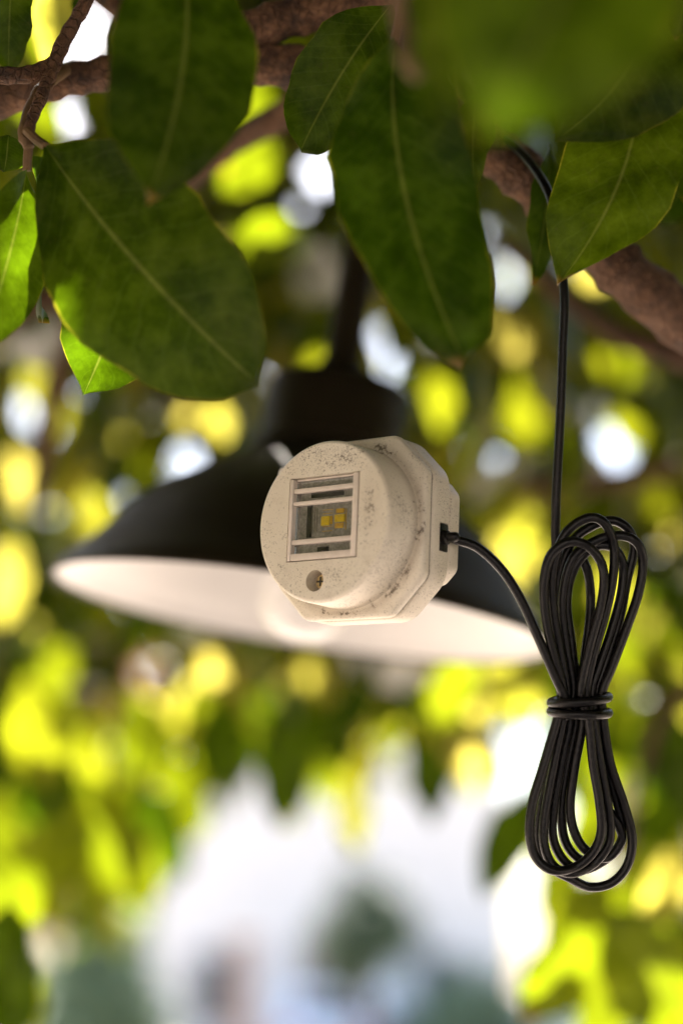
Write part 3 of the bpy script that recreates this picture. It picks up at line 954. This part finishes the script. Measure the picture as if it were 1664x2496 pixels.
def lp(name, prof, mat, seg=96, parent=LAMP, sharp=50):
    return from_bm(name, bm_lathe([(r * u, z * u) for r, z in prof], seg), M[mat], parent, sharp)


outer = [(612, 4), (604, 24), (572, 56), (538, 90), (512, 124), (470, 184), (402, 248), (305, 314), (216, 364), (188, 394)]
inner = [(r - 7, z - 6) for r, z in outer]
shd = lp('shade', [(612, 0)] + outer + [(174, 400), (60, 400)], 'shade')
lp('shade_lining', [(610, 0)] + [(r - 8, z - 4 if k else z) for k, (r, z) in enumerate(outer)] + [(60, 380), (0, 380)], 'enamel', parent=shd)
# rolled rim
ring = [Vector((math.cos(a) * 611 * u, math.sin(a) * 611 * u, 1 * u)) for a in np.linspace(0, 2 * math.pi, 97)[:-1]]
from_bm('rim', bm_tube(ring, 6 * u, 8, closed=True), M['shade'], shd)
lp('socket_housing', [(178, 384), (178, 566), (172, 582), (140, 596), (74, 610), (60, 622), (56, 645), (0, 645)], 'shade')
lp('collar', [(180, 400), (189, 404), (189, 420), (180, 424)], 'shade')
lp('stem', [(46, 630), (46, 1950), (0, 1950)], 'shade', 32)
bul = lp('bulb', [(0, -62), (44, -57), (84, -36), (106, 0), (110, 38), (98, 90), (70, 142), (50, 190), (46, 230), (0, 230)], 'bulb', 48)
lp('bulb_cap', [(50, 190), (50, 380), (0, 380)], 'steel', 32)
# ceiling rose tying the stem to the limb above
lp('mounting_clamp', [(44, 1900), (110, 1905), (118, 1930), (118, 1990), (100, 2005), (0, 2005)], 'shade', 32)
top = LM @ Vector((0, 0, 1975 * u))
branch([(1.30, 1.09, 1.9), (.85, top.y + .12, top.z + .06), (top.x + .2, top.y + .02, top.z + .01), (top.x, top.y, top.z), (top.x - .05, top.y + .005, top.z + .004)], [.034, .028, .024, .022, .016], 14)


# ------------------------------------------------------------------ the cream device
ux = Vector((.80, .08, .60))
vy = Vector((.043, .98, -.186))
ux.normalize()
vy = (vy - ux * vy.dot(ux)).normalized()
nz_ = ux.cross(vy)
def c2w(v): return RGT * v.x + UPV * v.y - FWD * v.z
# centre of the square plate's front, found from the drum's outline
dev_c = P(851, 1288, S + .004)
DM = Matrix((c2w(ux), c2w(vy), c2w(nz_))).transposed().to_4x4()
DM.translation = dev_c
DEV = empty('sensor_light', mat=DM)
tag(DEV, 'round cream plastic sensor light with grimy specks and small barred window', 'sensor light')
mm = 0.001


def dv(name, bm, mat, parent=DEV, sharp=35):
    bm.transform(Matrix.Scale(mm, 4))
    return from_bm(name, bm, M[mat], parent, sharp)


def oct_pts(h, ch):
    return [(h - ch, -h), (h, -h + ch), (h, h - ch), (h - ch, h), (-h + ch, h), (-h, h - ch), (-h, -h + ch), (-h + ch, -h)]


RD, HD = 28.8, 15.5
fil = 1.5
prof = [(0, -1), (RD + .4, -1), (RD + .4, .0)]
prof += [(RD, 1.0), (RD - .1, HD - fil)]
prof += [(RD - .1 - fil + fil * math.cos(a), HD - fil + fil * math.sin(a)) for a in np.linspace(.25, math.pi / 2, 6)]
prof += [(0, HD)]
drum = dv('drum', bm_lathe(prof, 96), 'plastic')
WX, WY, WC = 15.4, 15.0, 1.3          # half window, offset up
cut1 = dv('cutter', bm_box((0, WC, HD), (2 * WX, 2 * WY, 18)), 'plastic')
hx, hy = -2.3, -20.8
cut2 = dv('cutter', bm_lathe([(0, HD - 7), (3.8, HD - 7), (3.8, HD + 2), (0, HD + 2)], 40, center=(hx, hy)), 'plastic')
boolean(drum, [cut1, cut2])
drum.data.materials.clear(); drum.data.materials.append(M['plastic'])
# octagonal front shell, back shell, mounting block
dv('front_shell', bm_prism(oct_pts(32.2, 13.5), -4.4, 0, 1.5, 3, 2.0), 'plastic')
dv('seam_gasket', bm_prism(oct_pts(31.5, 13.3), -5.2, -4.0, 0, 2, 2.0), 'inner')
back = dv('back_shell', bm_prism(oct_pts(32.4, 13.8), -15.5, -4.75, 1.6, 3, 4.0), 'plastic')
cut3 = dv('cutter', bm_box((32, -3.6, -12.2), (10, 10.2, 6.2)), 'plastic')
boolean(back, [cut3])
back.data.materials.clear(); back.data.materials.append(M['plastic'])
dv('mounting_block', bm_prism([(32, -14), (32, 13), (28, 18), (-28, 18), (-32, 13), (-32, -14), (-27, -19), (27, -19)], -22.5, -15.3, 1.4, 3, 1.5), 'plastic')
# small knob on the left flank
dv('side_knob', bm_lathe([(0, 2.6), (1.3, 2.4), (2.2, 1.7), (2.6, .5), (2.6, -4.4), (0, -4.4)], 28, center=(-30.2, 22.6)), 'plastic')
# cable entry
gl = dv('cable_gland', bm_box((29.6, -3.6, -12.2), (5.0, 9.8, 5.8), .5), 'cable')
dv('gland_lip', bm_lathe([(0, 0), (2.5, 0), (2.7, .5), (2.5, 2.2), (1.9, 2.6), (0, 2.6)], 20), 'cable', gl).matrix_local = Matrix.Translation((.0315, -.0036, -.0122)) @ Matrix.Rotation(R(90), 4, 'Y')
# window: bezel, bars, clear pane, circuit board with its yellow emitters
zb = HD + .25
bez = dv('window_bezel', bm_box((-WX + 1.1, WC, HD - 2), (1.5, 2 * WY - .8, 4.4), .25), 'bezel')
def bz(c, s): return dv('bezel_rail', bm_box(c, s, .25), 'bezel', bez)
bz((WX - 1.62, WC, HD - 2), (2.3, 2 * WY - .8, 4.4))
bz((-.2, WC - WY + 1.65, HD - 2), (2 * WX - 4.2, 2.5, 4.3))
bz((-.2, WC + WY - .55, HD - 2.4), (2 * WX - 4.2, .7, 1.4))
for yy, hh in ((WC + WY - 30 * .155, 1.6), (WC + WY - 30 * .305, 1.4), (WC + WY - 30 * .765, 1.7)):
    dv('window_bar', bm_box((-.2, yy, HD - 1.2), (2 * WX - 4.2, hh, 2.0), .22), 'bezel')
dv('window_pane', bm_box((-.2, WC, HD - 2.2), (2 * WX - 4.4, 2 * WY - 3.0, .5)), 'clear')
dep = 3.5
pcb = dv('circuit_board', bm_box((0, WC, HD - dep - .5), (2 * WX - .4, 2 * WY - .4, .8)), 'pcb')
sh = -.72 * (dep - .3)
def chip(name, x, y, w, h, mat, t=.5): return dv(name, bm_box((x + sh, y + WC, HD - dep + t / 2 - .12), (w, h, t), .06, 1), mat, pcb)
chip('emitter', .9, -.6, 3.5, 3.3, 'led')
chip('contact_strip', 3.5, -.5, .8, 2.9, 'amber')
chip('emitter', 7.3, 2.5, 3.5, 1.6, 'amber')
chip('emitter', 7.2, -.1, 4.3, 2.7, 'led')
chip('emitter', 7.1, -2.7, 3.7, 1.8, 'amber')
for x_ in (-5.2, -3.9, -2.9): chip('contact_strip', x_ , .2, .35, 8.5, 'inner', .3)
for y_ in (2.0, -2.6, -4.2, 3.3): chip('contact_strip', 1.8, y_, 4.4, .22, 'amber', .25)
chip('contact_strip', 9.8, -.6, .3, 7.5, 'amber', .25)
chip('component', .6, -11.4, 4.6, 3.2, 'chip', .9)
chip('component', -6.0, .0, 1.6, 12.0, 'chip', 1.0)
chip('component', 1.5, 9.2, 14.0, 2.4, 'chip', .8)
# screw at the foot of its hole
scw = dv('screw', bm_lathe([(0, HD - 2.5), (1.5, HD - 2.6), (2.5, HD - 3.3), (2.7, HD - 7.2), (0, HD - 7.2)], 28, center=(hx + .6, hy)), 'steel')
dv('screw_slot', bm_box((hx + .6, hy, HD - 2.52), (3.2, .6, .3)), 'chip', scw)
dv('screw_slot', bm_box((hx + .6, hy, HD - 2.50), (.6, 3.2, .3)), 'chip', scw)


# ------------------------------------------------------------------ the cable: lead, coil and wrap
CR = 0.00168
CAB = empty('power_cable', P(1412, 1715, S))
tag(CAB, 'thin black power cable wound into a tied bundle and hung from the branch', 'cable')


def cab(name, pts, n=10, closed=False, seg=12, r=CR):
    o = from_bm(name, bm_tube(catmull(pts, n, closed), r, seg, closed), M['cable'], None, 80)
    o.parent = CAB
    o.matrix_parent_inverse = Matrix.Translation(-Vector(CAB.location))
    return o


def Z3(x, y, dz=0.0):
    return P(1040 + x / 2.2404, 1200 + y / 2.24, S + dz * mm)


port = DM @ Vector((.0338, -.0036, -.0122))
dport = (port - CAMP).dot(FWD)
out_dir = (DM.to_3x3() @ Vector((1, 0, 0)))
lead = [port - out_dir * .003, port + out_dir * .003]
for (x, y), f in zip([(150, 256), (270, 298), (400, 415), (500, 565), (585, 745), (655, 905), (705, 1020), (745, 1105), (765, 1170), (775, 1240)], [.1, .25, .4, .55, .7, .82, .9, 1, 1, 1]):
    z = dport * (1 - f) + (S - .0042) * f
    lead.append(P(1040 + x / 2.24, 1200 + y / 2.24, z))
cab('device_lead', lead)

# each turn of the coil: upper lobe and lower lobe, crossing inside the wrap; last number = depth in mm
UP = [
    ([(745, 1090), (690, 880), (648, 690), (638, 500), (675, 345), (770, 272), (870, 290), (945, 375), (965, 480), (945, 630), (890, 830), (838, 1090)], -5.5),
    ([(765, 1090), (725, 860), (690, 650), (685, 450), (745, 240), (870, 143), (965, 165), (1018, 290), (1012, 480), (968, 680), (905, 900), (870, 1090)], -2.2),
    ([(800, 1090), (765, 860), (738, 600), (790, 370), (920, 265), (1050, 236), (1145, 275), (1178, 385), (1150, 560), (1085, 750), (1010, 950), (955, 1090)], 1.2),
    ([(730, 1090), (712, 800), (715, 480), (790, 275), (900, 185), (1010, 155), (1095, 200), (1130, 300), (1090, 480), (1050, 690), (985, 900), (925, 1090)], 4.6),
    ([(815, 1090), (790, 850), (762, 600), (800, 420), (900, 305), (1010, 300), (1068, 395), (1058, 560), (1005, 760), (940, 950), (900, 1090)], 3.0),
    ([(780, 1090), (752, 800), (735, 560), (760, 400), (820, 340), (872, 420), (893, 560), (885, 720), (862, 900), (850, 1090)], 7.0),
]
DN = [
    ([(880, 1235), (905, 1480), (940, 1690), (950, 1850), (905, 1965), (810, 2045), (690, 2065), (598, 2000), (560, 1870), (575, 1700), (640, 1480), (712, 1235)], -5.5),
    ([(905, 1235), (945, 1480), (985, 1700), (1000, 1830), (985, 1930), (905, 2030), (790, 2080), (690, 2040), (640, 1930), (640, 1780), (690, 1500), (745, 1235)], -1.8),
    ([(960, 1235), (1000, 1480), (1070, 1690), (1118, 1880), (1095, 2030), (1010, 2130), (890, 2155), (775, 2105), (660, 2035), (608, 1900), (625, 1720), (690, 1450), (735, 1235)], 1.5),
    ([(935, 1235), (975, 1480), (1035, 1690), (1068, 1830), (1050, 1930), (975, 2005), (860, 2060), (760, 2025), (690, 1900), (690, 1720), (740, 1450), (780, 1235)], 4.4),
    ([(925, 1235), (945, 1500), (975, 1700), (1045, 1820), (1060, 1900), (985, 1995), (880, 1965), (810, 1870), (780, 1720), (805, 1500), (850, 1235)], 2.6),
    ([(900, 1235), (925, 1500), (960, 1700), (970, 1830), (930, 1960), (850, 2010), (765, 1930), (735, 1790), (755, 1560), (815, 1235)], 7.2),
]
for (up, zu), (dn, zd) in zip(UP, DN):
    pts = []
    for k, (x, y) in enumerate(up):
        s_ = math.sin(k / (len(up) - 1) * math.pi)
        z = zu * .62 + zu * .38 * s_ + (1.5 if k > len(up) / 2 else -1.5) * s_
        pts.append(Z3(x, y, z))
    for k, (x, y) in enumerate(dn):
        s_ = math.sin(k / (len(dn) - 1) * math.pi)
        z = zd * .62 + zd * .38 * s_ + (1.5 if k < len(dn) / 2 else -1.5) * s_
        pts.append(Z3(x, y, z))
    cab('coil_loop', pts, 9, True)

# two wrap turns
for cy, tl, w in ((1133, .10, 156), (1200, -.03, 157)):
    pts = []
    for k in range(40):
        a = 2 * math.pi * k / 40
        cx_ = 833 + w * math.copysign(abs(math.cos(a)) ** .8, math.cos(a))
        yy = cy - math.sin(a) * 14 * (1 if math.sin(a) > 0 else 1) + (w * math.cos(a)) * -tl
        pts.append(Z3(cx_, yy, -math.sin(a) * -9.6 + .6))
    cab('wrap_turn', pts, 2, True)

# lead up to the branch and over it
up_pts = [Z3(840, 1230, 4.0), Z3(815, 1000, 5.5), Z3(740, 640, 8.5), Z3(703, 300, 9.0), Z3(703, 120, 8.0), Z3(705, 0, 8), P(1364, 1020, S + .010), P(1370, 860, S + .012), P(1374, 720, S + .014), P(1362, 600, S + .017), P(1343, 490, S + .022), P(1308, 420, S + .030), P(1262, 365, S + .040), P(1222, 335, S + .050), P(1180, 322, S + .064), P(1130, 335, S + .078)]
cab('hanging_lead', up_pts, 10)
br = [P(1130, 335, S + .078), P(1105, 400, S + .085), P(1130, 470, S + .07), P(1165, 500, S + .05)]


# ------------------------------------------------------------------ far background beyond the tree
def shrub(name, label, cx, cy, cz, rx, rz, n, mat, seed, trunk=True):
    root = empty(name, (cx, cy, 0))
    tag(root, label, 'shrub' if name.endswith('shrub') else 'tree')
    rg = np.random.default_rng(seed)
    # leaf sprays clustered on lumps
    lumps = rg.normal(size=(28, 3))
    lumps /= np.linalg.norm(lumps, axis=1)[:, None]
    lumps *= rg.uniform(.35, .85, 28)[:, None]
    k = rg.integers(0, 28, n)
    c = lumps[k] + rg.normal(size=(n, 3)) * .17
    c = c * np.array([rx, rx, rz]) + np.array([0, 0, cz])
    t = rg.normal(size=(n, 3)); t /= np.linalg.norm(t, axis=1)[:, None]
    nn = rg.normal(size=(n, 3)); nn -= t * (nn * t).sum(1)[:, None]; nn /= np.linalg.norm(nn, axis=1)[:, None]
    L = rg.uniform(.10, .17, n) * max(.8, rx)
    p, uvc, rnd = blades(c, t, nn, L, L * .5, np.array([0, .3, .7, 1.0]), 3, seed)
    f = grid_faces(4, 3)
    faces = (f[None] + (np.arange(n) * 12)[:, None, None]).reshape(-1, 4)
    o = link('crown', mesh_from('crown', p.reshape(-1, 3), faces, uvc.reshape(-1, 2), np.repeat(rnd, 12)), M[mat], root)
    path = [Vector((0, 0, -.05)), Vector((.03, .02, cz * .4)), Vector((-.02, .0, cz)), Vector((.02, .02, cz + rz * .5))]
    from_bm('trunk', bm_tube(catmull(path, 4), list(np.linspace(.09, .03, 13)), 10), M['bark'], root)
    return root


def gp(vx, d):
    """ground point under a view column at distance d"""
    return (vx * K - 832) / FPX * d


shrub('rounded_shrub', 'tall grey green shrub to the left of the reddish post', gp(245, 12), 12, 1.25, .50, 1.05, 5000, 'hedge', 3)
shrub('clipped_tree', 'small dark green round tree behind the white car', gp(828, 20), 20, 2.1, .66, .72, 6000, 'hedge2', 4)
shrub('far_shrub', 'pale broad shrub in front of the low garden wall', gp(1090, 26), 26, .8, 1.5, .9, 2600, 'hedge', 5)
shrub('low_shrub', 'wide low shrub beyond the bundle of cable', gp(1470, 16), 16, .9, 1.0, .95, 2600, 'hedge', 6)
shrub('dim_shrub', 'dark shrub beside the white house corner', gp(120, 17), 17, 1.0, .75, 1.0, 2200, 'hedge2', 8)

# reddish wooden post
pr = empty('wooden_post', (gp(566, 10), 10, 0))
tag(pr, 'faded reddish wooden garden post with a cap', 'post')
from_bm('shaft', bm_box((0, 0, .87), (.15, .15, 1.8), .012), M['wood'], pr)
from_bm('cap', bm_box((0, 0, 1.8), (.20, .20, .05), .01), M['wood'], pr)

# white house
hx0, hx1, hy_ = gp(330, 30), gp(1170, 30), 30.0
H = empty('white_house', ((hx0 + hx1) / 2, hy_, 0))
H.scale = (1, 1, 1.15)
tag(H, 'pale two storey house with tiled roof far beyond the tree', 'house')
hw = hx1 - hx0
hb = bm_box((0, 3.5, 3.0), (hw, 7, 6.0))
hw_o = from_bm('wall', hb, M['render_wall'], H, smooth=False)
rb_ = bm_prism([(-hw / 2 - .4, 0), (hw / 2 + .4, 0), (0, 1.5)], 0, 8, 0)
rb_.transform(Matrix.Translation((0, 7.5, 6.0)) @ Matrix.Rotation(R(90), 4, 'X'))
from_bm('roof', rb_, M['roof'], H, smooth=False)
for wx in (-hw * .30, hw * .30):
    for wz in (1.2,):
        w = from_bm('window', bm_box((wx, -.03, wz), (.75, .08, 1.1), .01), M['frame'], H)
        for sx in (-.17, .17):
            from_bm('pane', bm_box((wx + sx, -.075, wz), (.29, .02, .96)), M['glass'], w)
dr = from_bm('door', bm_box((0, -.03, 1.0), (.9, .08, 2.0), .01), M['wood'], H)
from_bm('handle', bm_box((.35, -.1, 1.0), (.03, .06, .12), .005), M['steel'], dr)

# low wall
wb = empty('garden_wall', (gp(1250, 29), 29, 0))
tag(wb, 'low pale garden wall beyond the shrubs', 'wall')
from_bm('wall_face', bm_box((0, 0, .55), (5.4, .25, 1.1), .01), M['render_wall'], wb)
from_bm('coping', bm_box((0, 0, 1.13), (5.5, .34, .06), .01), M['paving'], wb)

# white car seen end on
CA = empty('parked_car', (gp(768, 26), 25.9, 0))
tag(CA, 'white parked car below the dark round tree', 'car')
CA.scale = (1, 1, .95)
side = [(0, .35), (0, .75), (.12, .92), (.35, .98), (.75, 1.36), (1.2, 1.47), (2.2, 1.46), (2.9, 1.02), (3.9, .86), (4.1, .7), (4.1, .35)]
bmc = bmesh.new()
rows_ = []
for k, xw in enumerate((-.86, -.80, 0, .80, .86)):
    row = []
    for (yy, zz) in side:
        tuck = 0.16 * max(0, zz - .9) / .55
        x_ = xw * (1 - tuck)
        z_ = zz - (.05 if abs(xw) > .85 else 0) + (.02 if xw == 0 and zz > 1.2 else 0)
        row.append(bmc.verts.new((x_, yy, z_)))
    rows_.append(row)
for a, b in zip(rows_, rows_[1:]):
    for k in range(len(side) - 1):
        bmc.faces.new((a[k], a[k + 1], b[k + 1], b[k]))
bmc.faces.new(rows_[0]); bmc.faces.new(list(reversed(rows_[-1])))
from_bm('body', bmc, M['carpaint'], CA, 40)
rw = from_bm('rear_window', bm_box((0, 0, 0), (1.16, .02, .42), .008), M['glass'], CA)
rw.location = (0, .54, 1.185); rw.rotation_euler = (R(-46), 0, 0)
for s_ in (-1, 1):
    from_bm('tail_light', bm_box((s_ * .68, -.01, .82), (.26, .05, .16), .015), M['red'], CA)
    for yy in (.75, 3.3):
        wbm = bm_lathe([(0, -.09), (.2, -.09), (.31, -.08), (.33, -.04), (.33, .04), (.31, .08), (.2, .09), (0, .09)], 28)
        wbm.transform(Matrix.Translation((s_ * .78, yy, .33)) @ Matrix.Rotation(R(90), 4, 'Y'))
        wo = from_bm('wheel', wbm, M['tyre'], CA)
        hbm = bm_lathe([(0, s_ * .10), (.12, s_ * .10), (.19, s_ * .085), (.19, 0), (0, 0)], 20)
        hbm.transform(Matrix.Translation((s_ * .78, yy, .33)) @ Matrix.Rotation(R(90), 4, 'Y'))
        from_bm('rim', hbm, M['frame'], wo)
from_bm('number_plate', bm_box((0, -.02, .6), (.5, .03, .11), .005), M['bezel'], CA)
